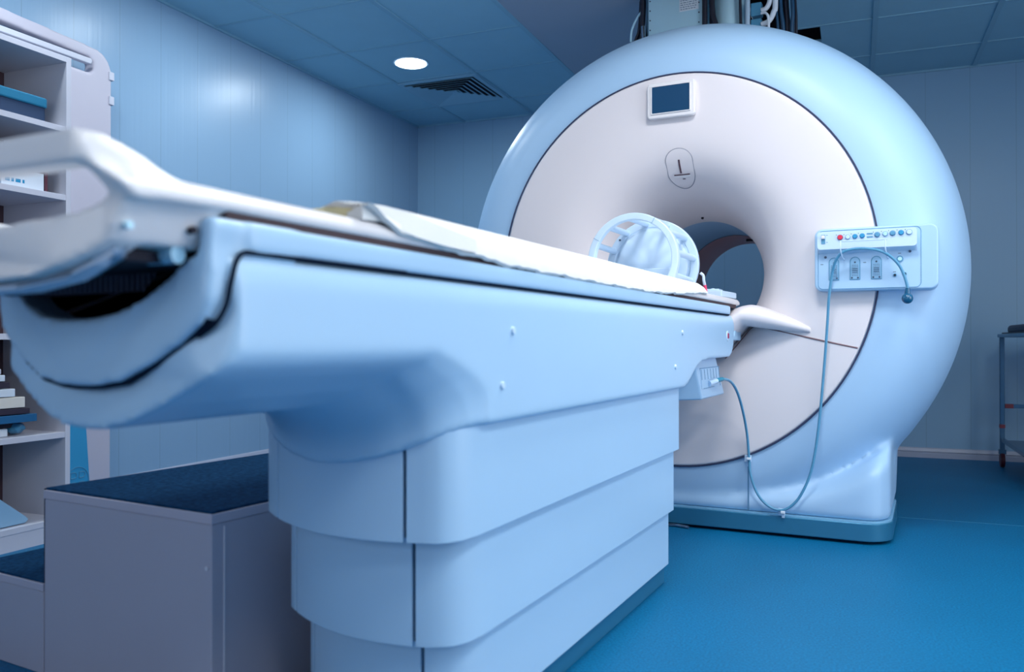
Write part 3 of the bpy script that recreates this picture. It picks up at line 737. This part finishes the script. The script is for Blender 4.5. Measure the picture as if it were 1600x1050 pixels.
# ================================================================== SERVICES ABOVE THE SCANNER
cab = eth('filter_cabinet', 'pale metal filter cabinet with a label rising through the ceiling opening', 'cabinet', (-.20, .75, 2.16))
bm = NB(); box(bm, -.342, -.062, .75, 1.05, 2.16, 3.10); obj('cabinet_body', bm, METAL, cab, bevel=.002)
bm = NB(); box(bm, -.178, -.080, .7475, .75, 2.448, 2.560); lb = obj('rating_label', bm, WHITE, cab)
bm = NB()
for r in range(9):
    x = -.172
    while x < -.094:
        w = random.uniform(.006, .016); box(bm, x, min(x+w, -.09), .7465, .7476, 2.456+r*.011, 2.4595+r*.011); x += w+.004
obj('label_print', bm, mat('print_grey', (.12, .22, .34), .6), lb)
for x in (-.332, -.078):
    for z in (2.38, 2.43, 2.48, 2.53, 2.57):
        bm = NB(); cyl(bm, (x, .7505, z), (x, .747, z), .0035, n=10); obj('cabinet_screw', bm, mat('screw_dark', (.06, .10, .17), .4), cab)
bm = NB(); cyl(bm, (-.112, .747, 2.512), (-.112, .735, 2.512), .010, n=14); obj('cabinet_knob', bm, CHROME, cab, bevel=.001)
def pipe(name, label, cat, pts, r, m, group=None):
    bm = NB(); tube(bm, pts, r, 12, 6); o = obj(name, bm, m, None, eq=True); return setp(o, label, cat, group)
pipe('air_duct', 'wide pale blue duct between the filter cabinet and the white pipe', 'duct', [(.055, .84, 2.17), (.055, .84, 2.4), (.06, .86, 3.0)], .078, METAL)
pipe('black_cable', 'thick black cable touching the right side of the filter cabinet', 'cable', [(-.045, .74, 2.16), (-.046, .74, 2.35), (-.046, .74, 2.9)], .013, BLACK)
pipe('black_cable', 'thin black cable second from the filter cabinet', 'cable', [(-.022, .77, 2.16), (-.020, .76, 2.35), (-.032, .78, 2.9)], .007, BLACK)
pipe('black_cable', 'thick black cable curving left across the pale duct', 'cable', [(.028, .75, 2.16), (.008, .745, 2.34), (-.012, .745, 2.46), (-.022, .75, 2.9)], .014, BLACK)
pipe('black_cable', 'thin black cable on the right edge of the pale duct', 'cable', [(.130, .76, 2.16), (.126, .76, 2.4), (.112, .76, 2.9)], .007, BLACK)
pipe('white_pipe', 'straight white pipe right of the pale duct', 'pipe', [(.160, .76, 2.16), (.160, .76, 2.4), (.160, .78, 2.9)], .012, mat('pipe_white', (.45, .60, .75), .4))
for zz, lb in ((2.325, 'lower blue valve body beside the white pipe'), (2.405, 'upper blue valve body beside the white pipe')):
    vt = eth('valve', lb, 'valve', (.20, .78, zz-.03), group='blue valves above the scanner')
    bm = NB(); box(bm, .172, .225, .77, .82, zz-.033, zz+.033); obj('valve_body', bm, mat('valve_blue', (.08, .30, .48), .4), vt, bevel=.006)
    bm = NB(); cyl(bm, (.225, .79, zz-.01), (.247, .79, zz-.004), .020, .011, n=16); obj('valve_cone', bm, BLACK, vt)
    bm = NB(); cyl(bm, (.165, .79, zz), (.180, .79, zz), .018, n=16); obj('valve_flange', bm, CHROME, vt)
pipe('white_hose', 'thick white hose looping out from the upper blue valve', 'hose', [(.225, .775, 2.395), (.248, .77, 2.40), (.265, .765, 2.43), (.268, .765, 2.50), (.26, .77, 2.9)], .012, WHITE)
pipe('white_hose', 'thick white hose bowed outermost from the lower blue valve', 'hose', [(.225, .775, 2.325), (.260, .77, 2.335), (.284, .765, 2.375), (.292, .765, 2.44), (.288, .77, 2.9)], .013, WHITE)
pipe('white_hose', 'thin white hose curling inside the thick white hoses', 'hose', [(.225, .76, 2.375), (.248, .755, 2.37), (.262, .75, 2.33), (.262, .75, 2.16)], .006, WHITE)
for k in range(9):
    x = .300+.0095*k; r = random.uniform(.006, .010); w = random.uniform(-.02, .02)
    pipe('bundle_cable', 'dark cable in the bundle hanging right of the white hoses', 'cable',
         [(x, .80+.02*(k % 3), 2.12), (x+w*.5, .79+.02*(k % 3), 2.30), (x-.01+w, .79+.02*(k % 3), 2.45), (x-.03-w, .80+.02*(k % 3), 2.95)], r, BLACK if k % 3 else mat('cable_navy', (.01, .06, .13), .4), 'dark cables right of the white hoses')
for k in range(9):
    x = -.44+.012*k; w = random.uniform(-.01, .02)
    pipe('bundle_cable', 'dark cable in the bundle drooping left of the filter cabinet', 'cable',
         [(-.37-.015*k, .80+.02*(k % 3), 2.14), (-.365-.014*k+w, .80+.02*(k % 3), 2.27), (-.362-.010*k+w, .80+.02*(k % 3), 2.36), (-.360-.007*k, .80+.02*(k % 3), 2.47), (-.358-.004*k, .80+.02*(k % 3), 2.95)], random.uniform(.006, .009),
         BLACK if k % 4 else mat('cable_grey', (.10, .22, .32), .4), 'dark cables left of the filter cabinet')
pipe('black_pole', 'straight black rod left of the filter cabinet', 'rod', [(-.372, .74, 2.2), (-.372, .74, 2.45), (-.372, .74, 2.95)], .009, BLACK)
pipe('metal_sleeve', 'short bright metal sleeve at the foot of the black rod', 'sleeve', [(-.356, .73, 2.27), (-.360, .73, 2.33), (-.364, .73, 2.40)], .011, CHROME)
pipe('white_hose', 'thin pale hose bowing out on the left of the black rod', 'hose', [(-.372, .75, 2.49), (-.40, .75, 2.46), (-.43, .75, 2.40), (-.44, .76, 2.34)], .006, METAL)

# ================================================================== SHELF UNIT AND WHAT IS ON IT
SX, SD = .10, .36          # front plane and depth
SY0, SY1 = -4.35, -3.335   # near and far ends
su = thing('shelf_unit', 'tall open white shelf unit standing along the left wall', 'shelf unit', (SX-SD/2, -3.8, 0))
bm = NB(); box(bm, SX-SD, SX, SY1-.022, SY1, .02, 1.888); obj('side_panel', bm, SHELFW, su, bevel=.001)
bm = NB(); box(bm, SX-SD, SX, SY0, SY0+.022, .02, 1.888); obj('side_panel', bm, SHELFW, su, bevel=.001)
levels = [.085, .418, .80, 1.345, 1.612]
for z in levels: 
    bm = NB(); box(bm, SX-SD+.01, SX-.001, SY0+.022, SY1-.022, z-.022, z); obj('shelf', bm, SHELFW, su, bevel=.001)
bm = NB(); box(bm, SX-SD, SX, SY0+.022, SY1-.022, 1.866, 1.888); obj('top_panel', bm, SHELFW, su, bevel=.001)
bm = NB(); box(bm, SX-SD, SX-SD+.008, SY0+.022, SY1-.022, .06, 1.87); obj('back_panel', bm, mat('back_board', (.07, .035, .05), .7), su)
bm = NB(); box(bm, SX-.02, SX-.004, SY0+.022, SY1-.022, 0, .063); obj('kick_board', bm, SHELFW, su)
bm = NB(); cyl(bm, (SX-.004, SY1-.045, .048), (SX-.003, SY1-.045, .048), .006, n=14); obj('kick_board_hole', bm, DARK, su)
def item(name, label, cat, x0, x1, y0, y1, z0, z1, m, bev=.004, group=None, edge=None):
    bm = NB(); box(bm, x0, x1, y0, y1, z0, z1); o = obj(name, bm, m, None, bevel=bev); return setp(o, label, cat, group)
bm = NB(); prism(bm, rrect(SX-.30, SX-.02, -3.95, -3.425, .02), 'z', 1.6125, 1.668)
t = thing('foam_pad', 'blue foam pad lying in the top compartment of the shelf', 'pad', (SX-.16, -3.7, 1.6125))
obj('pad_body', bm, mat('pad_navy', (.02, .05, .12), .7), t, bevel=.005)
bm = NB(); prism(bm, rrect(SX-.305, SX-.015, -3.955, -3.42, .02), 'z', 1.668, 1.705); obj('pad_top', bm, TEAL, t, bevel=.006)
item('blue_box', 'small blue box at the left edge of the second compartment', 'box', SX-.25, SX-.04, -3.95, -3.61, 1.3455, 1.49, TEAL)
t = thing('marked_box', 'pale box with blue marks on the middle shelf behind the hand loop', 'box', (SX-.15, -3.62, 1.3455))
# (stands under the blue box's shelf neighbour)
bm = NB(); box(bm, SX-.24, SX-.03, -3.605, -3.43, 1.3455, 1.415); obj('box_body', bm, WHITE, t, bevel=.002)
bm = NB()
for y, w in ((-3.59, .018), (-3.565, .01), (-3.548, .02), (-3.52, .008)):
    box(bm, SX-.0302, SX-.0292, y, y+w, 1.365, 1.378)
obj('box_mark', bm, CYAN, t)
item('notebook', 'narrow dark red notebook beside the pale marked box', 'notebook', SX-.20, SX-.03, -3.426, -3.414, 1.3455, 1.425, mat('maroon', (.12, .03, .05), .6), .001)
PAP = mat('cream_paper', (.80, .74, .66), .7); NAV = mat('folder_blue', (.01, .12, .28), .5)
stack = [('document_tray', 'wide blue tray lying under the pile of folders', 'tray', .470, .500, -3.47, NAV),
         ('folder', 'thick dark folder just above the blue tray', 'folder', .502, .524, -3.50, mat('folder_dark', (.03, .02, .04), .6)),
         ('folder', 'thick cream folder, widest pale one of the pile', 'folder', .526, .566, -3.52, PAP),
         ('folder', 'thin white folder on top of the thick cream folder', 'folder', .568, .598, -3.56, WHITE),
         ('folder', 'thin dark folder between two white ones', 'folder', .600, .624, -3.58, mat('folder_dark', (.03, .02, .04), .6)),
         ('folder', 'white folder above the thin dark folder', 'folder', .626, .650, -3.60, WHITE),
         ('folder', 'pale grey folder near the top of the pile', 'folder', .652, .672, -3.615, SHELFW),
         ('folder', 'dark folder second from the top of the pile', 'folder', .674, .712, -3.63, mat('folder_dark', (.03, .02, .04), .6)),
         ('folder', 'white folder topmost on the pile', 'folder', .714, .730, -3.625, WHITE)]
item('document_box', 'low flat white box under the blue tray', 'box', SX-.30, SX-.05, -4.0, -3.56, .4185, .448, WHITE)
item('gap_slab', 'low dark slab filling the shaded gap between the white box and the blue tray', 'tray', SX-.31, SX-.06, -4.0, -3.53, .449, .469, mat('folder_dark', (.03, .02, .04), .6))  # dark slab put in where only a shaded gap lies
for n_, lb, ct, z0, z1, y1, m_ in stack:
    item(n_, lb, ct, SX-.30, SX-.012, -4.05, y1, z0, z1-.001, m_, .002, 'folders piled on the shelf' if n_ == 'folder' else None)
bm = NB(); bmesh.ops.create_icosphere(bm, subdivisions=3, radius=.03)
for v_ in bm.verts: v_.co = Vector((v_.co.x*1.1, v_.co.y*1.1, v_.co.z*.75))*(1+.16*math.sin(v_.co.x*190)*math.cos(v_.co.y*170+v_.co.z*90))+Vector((SX-.075, -3.515, .4455))
setp(obj('plastic_bag', bm, mat('bag_blue', (.06, .25, .42), .3), None), 'crumpled blue plastic bag beside the flat white box', 'bag')
bm = NB(); prism(bm, [(-4.0, .30), (-3.62, .21), (-3.50, .115), (-3.485, .10), (-3.50, .087), (-4.0, .087)], 'x', SX-.28, SX-.03)
setp(obj('wedge_cushion', bm, mat('wedge_blue', (.30, .52, .72), .5), None, bevel=.008), 'pale blue wedge cushion in the lowest shelf compartment', 'cushion')

# tall board with a handle slot, standing behind the shelf
tbp = thing('transfer_board', 'tall cream board with a handle slot standing between shelf unit and wall', 'transfer board', (-.32, -3.1, 0))
BX0, BX1 = -.345, -.285; Y1b = -2.792; Y0b = -3.75; ZT = 2.125
def bprism(poly, a0, a1): bm = NB(); prism(bm, poly, 'x', a0, a1); return bm
r = .10
outer = [(Y1b, .02)]+[(Y1b-r+r*math.cos(k*PI/16), ZT-r+r*math.sin(k*PI/16)) for k in range(9)]+[(Y0b+r-r*math.sin(k*PI/16), ZT+.035-r+r*math.cos(k*PI/16)) for k in range(9)]+[(Y0b, .02)]
# slot cut as two solids around it
ys0, ys1, zs0, zs1 = -3.55, -2.915, 2.005, 2.075
bm = NB()
prism(bm, [(Y0b, .02), (Y1b, .02), (Y1b, zs0), (Y0b, zs0)], 'x', BX0, BX1)
prism(bm, [(Y1b, zs0), (Y1b, ZT-r)]+[(Y1b-r+r*math.cos(k*PI/16), ZT-r+r*math.sin(k*PI/16)) for k in range(1, 9)]+[(ys1-.0, ZT+.002), (ys1-.0, zs1+.0), (ys1+.022, (zs0+zs1)/2+.012), (ys1+.022, (zs0+zs1)/2-.012), (ys1, zs0)], 'x', BX0, BX1)
prism(bm, [(ys1, zs1), (ys1, ZT+.002), (ys0, ZT+.030), (ys0, zs1+.025)], 'x', BX0, BX1)
prism(bm, [(Y0b, zs0), (ys0, zs0), (ys0, ZT+.030), (Y0b+r, ZT+.035), (Y0b, ZT-.06)], 'x', BX0, BX1)
o = obj('board_body', bm, mat('board_cream', (.60, .56, .64), .5), tbp); fuse(o, .008, 5)
bm = NB(); prism(bm, [(-3.30, .02), (-2.912, .02), (-2.945, .45), (-2.97, .62), (-3.30, .66)], 'x', BX1-.002, BX1+.018); bp_ = obj('lower_panel', bm, mat('panel_blue', (.05, .36, .62), .4), tbp, bevel=.008)
bp_['label'] = 'light blue lower panel'
bm = NB()
for dy, dz in ((-.022, .022), (.022, .022), (-.022, -.022), (.022, -.022)):
    c0 = (-2.99+dy, .150+dz)
    P = [(c0[0]-.013, c0[1]-.013), (c0[0]+.004, c0[1]-.013)]+[(c0[0]+.004+.013*math.sin(k*PI/8), c0[1]-.013*math.cos(k*PI/8)) for k in range(1, 8)]+[(c0[0]+.004, c0[1]+.013), (c0[0]-.013, c0[1]+.013)]
    tube(bm, [(BX1+.019, y, z) for y, z in P+[P[0]]], .0022, 6, smooth=0)
tube(bm, [(BX1+.019, -2.99+.058*math.cos(k*PI/16), .150+.058*math.sin(k*PI/16)) for k in range(33)], .0018, 6, smooth=0)
obj('socket_outline', bm, CABLEM, bp_)
for z in (2.02, 1.905):
    bm = NB(); box(bm, BX1-.03, BX1+.006, Y1b-.018, Y1b+.010, z-.020, z+.020); obj('edge_latch', bm, SHELFW, tbp, bevel=.003)
bm = NB(); prism(bm, rrect(-3.62, -3.015, 1.90, 1.93, .012), 'x', -.262, -.20)
# a slim grey tray lies on top of the shelf
bm.free()
bm = NB(); box(bm, SX-.30, SX-.05, -4.2, -3.40, 1.8885, 1.902); bm.free(); bm = NB(); prism(bm, [(-3.60, 2.035), (-2.925, 2.035), (-2.920, 2.05), (-2.925, 2.062), (-3.60, 2.062)], 'x', -.29, -.262); obj('grip_bar', bm, SHELFW, tbp, bevel=.005)
bm = NB(); box(bm, SX-.30, SX-.05, -4.2, -3.40, 1.8885, 1.902); setp(obj('flat_tray', bm, mat('tray_grey', (.45, .50, .62), .3), None, bevel=.003), 'flat pale tray lying on top of the shelf unit', 'tray')

# ================================================================== STEP STOOL
st = thing('step_stool', 'wide two-step stool with dark blue carpet treads behind the table pedestal', 'step stool', (1.776, -4.414, 0), rot=math.radians(-7.5))
CARP = mat('carpet', (.008, .045, .11), 1.0, var=.85, nscale=85, bump=1.0, bscale=160, spec=.05)
# local frame: corner nearest the camera at the origin, -x to the lower step, +y away
UW, UL, LZ, UZ, LW = .561, .82, .212, .430, .32
bm = NB(); box(bm, -UW, 0, 0, UL, 0, UZ-.022); obj('upper_box', bm, STOOLW, st, bevel=.003)
bm = NB(); box(bm, -UW-.002, .002, -.002, UL+.002, UZ-.022, UZ-.002); obj('upper_edge', bm, mat('stool_edge', (.50, .47, .56), .45), st, bevel=.002)
bm = NB(); box(bm, -UW-.001, -.004, .004, UL-.004, UZ-.003, UZ+.003); obj('upper_tread', bm, CARP, st, bevel=.001)
bm = NB(); box(bm, -UW-.002, -UW, 0, UL, LZ, UZ+.001); obj('riser_edge', bm, mat('riser_dark', (.02, .03, .07), .7), st)
bm = NB(); box(bm, -UW-LW, -UW-.003, 0, UL, 0, LZ-.02); obj('lower_box', bm, STOOLW, st, bevel=.003)
bm = NB(); box(bm, -UW-LW, -UW-.003, -.002, UL, LZ-.02, LZ-.002); obj('lower_edge', bm, mat('stool_edge', (.50, .47, .56), .45), st, bevel=.002)
bm = NB(); box(bm, -UW-LW+.004, -UW-.004, .004, UL-.05, LZ-.003, LZ+.003); obj('lower_tread', bm, CARP, st)
bm = NB(); box(bm, -.0005, .002, .03, .033, .01, UZ-.03)
cyl(bm, (-.012, -.0005, .32), (-.012, -.003, .32), .0045, n=12); obj('edge_trim', bm, SHELFW, st)

# ================================================================== TROLLEY AT THE RIGHT
tr = thing('steel_trolley', 'dark steel instrument trolley at the right edge before the back wall', 'trolley', (4.05, 0, 0))
TX0, TX1, TY0, TY1 = 3.79, 4.35, -.72, .17
STEEL = mat('trolley_steel', (.06, .15, .26), .25, metal=.6)
bm = NB(); prism(bm, rrect(TX0-.025, TX1+.02, TY0-.02, TY1+.02, .03), 'z', .795, .815); obj('trolley_top', bm, mat('trolley_top', (.14, .32, .48), .35), tr, bevel=.004)
for x in (TX0, TX1):
    for y in (TY0, TY1):
        bm = NB(); box(bm, x-.013, x+.013, y-.013, y+.013, .10, .795); lg = obj('leg', bm, STEEL, tr, bevel=.003)
        bm = NB(); cyl(bm, (x-.012, y, .045), (x+.012, y, .045), .044, n=24); wh = obj('wheel', bm, mat('wheel_red', (.10, .015, .03), .5), lg, bevel=.004)
        bm = NB(); box(bm, x-.020, x+.020, y-.016, y+.016, .080, .108); obj('fork', bm, STEEL, lg)
bm = NB()
for z in (.375, .17):
    for y in (TY0, TY1):
        if z > .2 or y == TY0: box(bm, TX0, TX1, y-.009, y+.009, z-.012, z+.012)
    if z < .2:
        for x in (TX0, TX1): box(bm, x-.009, x+.009, TY0, TY1, z-.012, z+.012)
obj('trolley_rail', bm, STEEL, tr, bevel=.002)
bm = NB(); box(bm, TX0, TX1, TY0, TY1, .16, .166); obj('lower_shelf', bm, STEEL, tr)
for bx_ in ((TX0+.014, TX0+.06, TY1-.014, TY1+.014, .362, .388), (TX0-.015, TX0+.015, TY1-.016, TY1+.016, .24, .262)):
    bm = NB(); box(bm, *bx_); obj('rail_joint', bm, mat('joint_red', (.20, .02, .04), .5), tr, bevel=.002)
bm = NB(); prism(bm, rrect(TX0+.02, TX0+.38, TY0+.2, TY1-.03, .05), 'z', .8155, .868)
setp(obj('bolster', bm, mat('bolster_navy', (.006, .012, .05), .5), None, bevel=.02), 'dark navy bolster lying on the steel trolley', 'bolster')
bm = NB(); tube(bm, [(TX0+.012, TY1-.01, .8205), (TX0+.000, TY1-.03, .8205), (TX0-.004, TY1-.08, .8205), (TX0+.004, TY1-.25, .8205), (TX0+.010, TY1-.45, .8205), (TX0+.006, TY0+.05, .8205)], .004, 8)
setp(obj('trolley_cable', bm, BLACK, None), 'thin black cable lying on the trolley top beside the navy bolster', 'cable')

# cable ends on the floor beneath the scanner
bm = NB(); tube(bm, [(-.10, -.012, .008), (-.03, -.02, .007), (.02, -.015, .008), (.07, -.03, .007)], .006, 8)
setp(obj('floor_cable', bm, CHROME, None, eq=True), 'short braided cable on the floor at the scanner plinth behind the pedestal', 'cable')

# ================================================================== LIGHTS
def panel_light(x, y, sx, sy, power, col=(1, .97, .95), label=''):
    t = thing('fill_panel_light', label, 'ceiling light', (x, y, H), group='added fill light panels on the right side')
    bm = NB(); box(bm, x-sx/2, x+sx/2, y-sy/2, y+sy/2, H-.012, H-.004); obj('light_frame', bm, VW, t)
    bm = NB(); box(bm, x-sx/2+.02, x+sx/2-.02, y-sy/2+.02, y+sy/2-.02, H-.014, H-.008); obj('light_diffuser', bm, LAMP, t)
    l = bpy.data.lights.new('panel_beam', 'AREA'); l.shape = 'RECTANGLE'; l.size = sx*.95; l.size_y = sy*.95; l.energy = power; l.color = col
    o = bpy.data.objects.new('panel_beam', l); COL.objects.link(o); o.location = (0, 0, -.02); o.parent = t
PL = 'added square fill light panel over the right side of the room, out of view'
for x, y, w in ((2.76, -3.57, 40), (3.99, -3.57, 18), (3.99, -4.87, 24), (3.99, -6.17, 12)):  # unseen panels added to light the table side and scanner face
    panel_light(x, y, .56, .6, w, label=PL)
# soft side light added at the unseen right wall, beyond the frame
l = bpy.data.lights.new('right_fill', 'AREA'); l.shape = 'RECTANGLE'; l.size = 2.4; l.size_y = 1.3; l.energy = 50; l.color = (.95, .96, 1)
o = bpy.data.objects.new('right_fill', l); COL.objects.link(o); o.location = (XR-.08, -3.6, 1.55); o.rotation_euler = (0, math.radians(90), 0)
l = bpy.data.lights.new('front_fill', 'AREA'); l.shape = 'RECTANGLE'; l.size = 3.2; l.size_y = 1.4; l.energy = 30; l.color = (.95, .96, 1)  # fill light added at the unseen front wall for the end faces
o = bpy.data.objects.new('front_fill', l); COL.objects.link(o); o.location = (1.9, YF+.08, 1.5); o.rotation_euler = (math.radians(90), 0, 0)
FILLGLOW = mat('fill_glow', (.8, .9, 1), .3, emit=(.93, .96, 1), estr=2.0)  # glowing panes added behind the two wall fill lights
bm = NB(); box(bm, XR-.03, XR-.005, -4.8, -2.4, .9, 2.2); struct('right_glow_pane', bm, FILLGLOW)
bm = NB(); box(bm, .3, 3.5, YF+.005, YF+.03, .8, 2.2); struct('front_glow_pane', bm, mat('dim_fill_glow', (.8, .9, 1), .3, emit=(.93, .96, 1), estr=.5))

W = bpy.data.worlds.new('world'); S.world = W; W.use_nodes = True
W.node_tree.nodes['Background'].inputs[0].default_value = (.35, .45, .7, 1); W.node_tree.nodes['Background'].inputs[1].default_value = .1

# ================================================================== CAMERA
cam = bpy.data.cameras.new('camera'); cam.sensor_width = 36; cam.lens = 36*1310/1600; cam.clip_start = .02
co = bpy.data.objects.new('camera', cam); COL.objects.link(co); co.location = (2.96, -5.73, .773)
co.rotation_euler = (math.radians(90)+.006, 0, .389)
cam.dof.use_dof = True; cam.dof.focus_distance = 3.3; cam.dof.aperture_fstop = 3.2
S.camera = co
S.view_settings.view_transform = 'Standard'; S.view_settings.look = 'None'; S.view_settings.gamma = 1
S.view_settings.use_curve_mapping = False; S.view_settings.exposure = -0.82
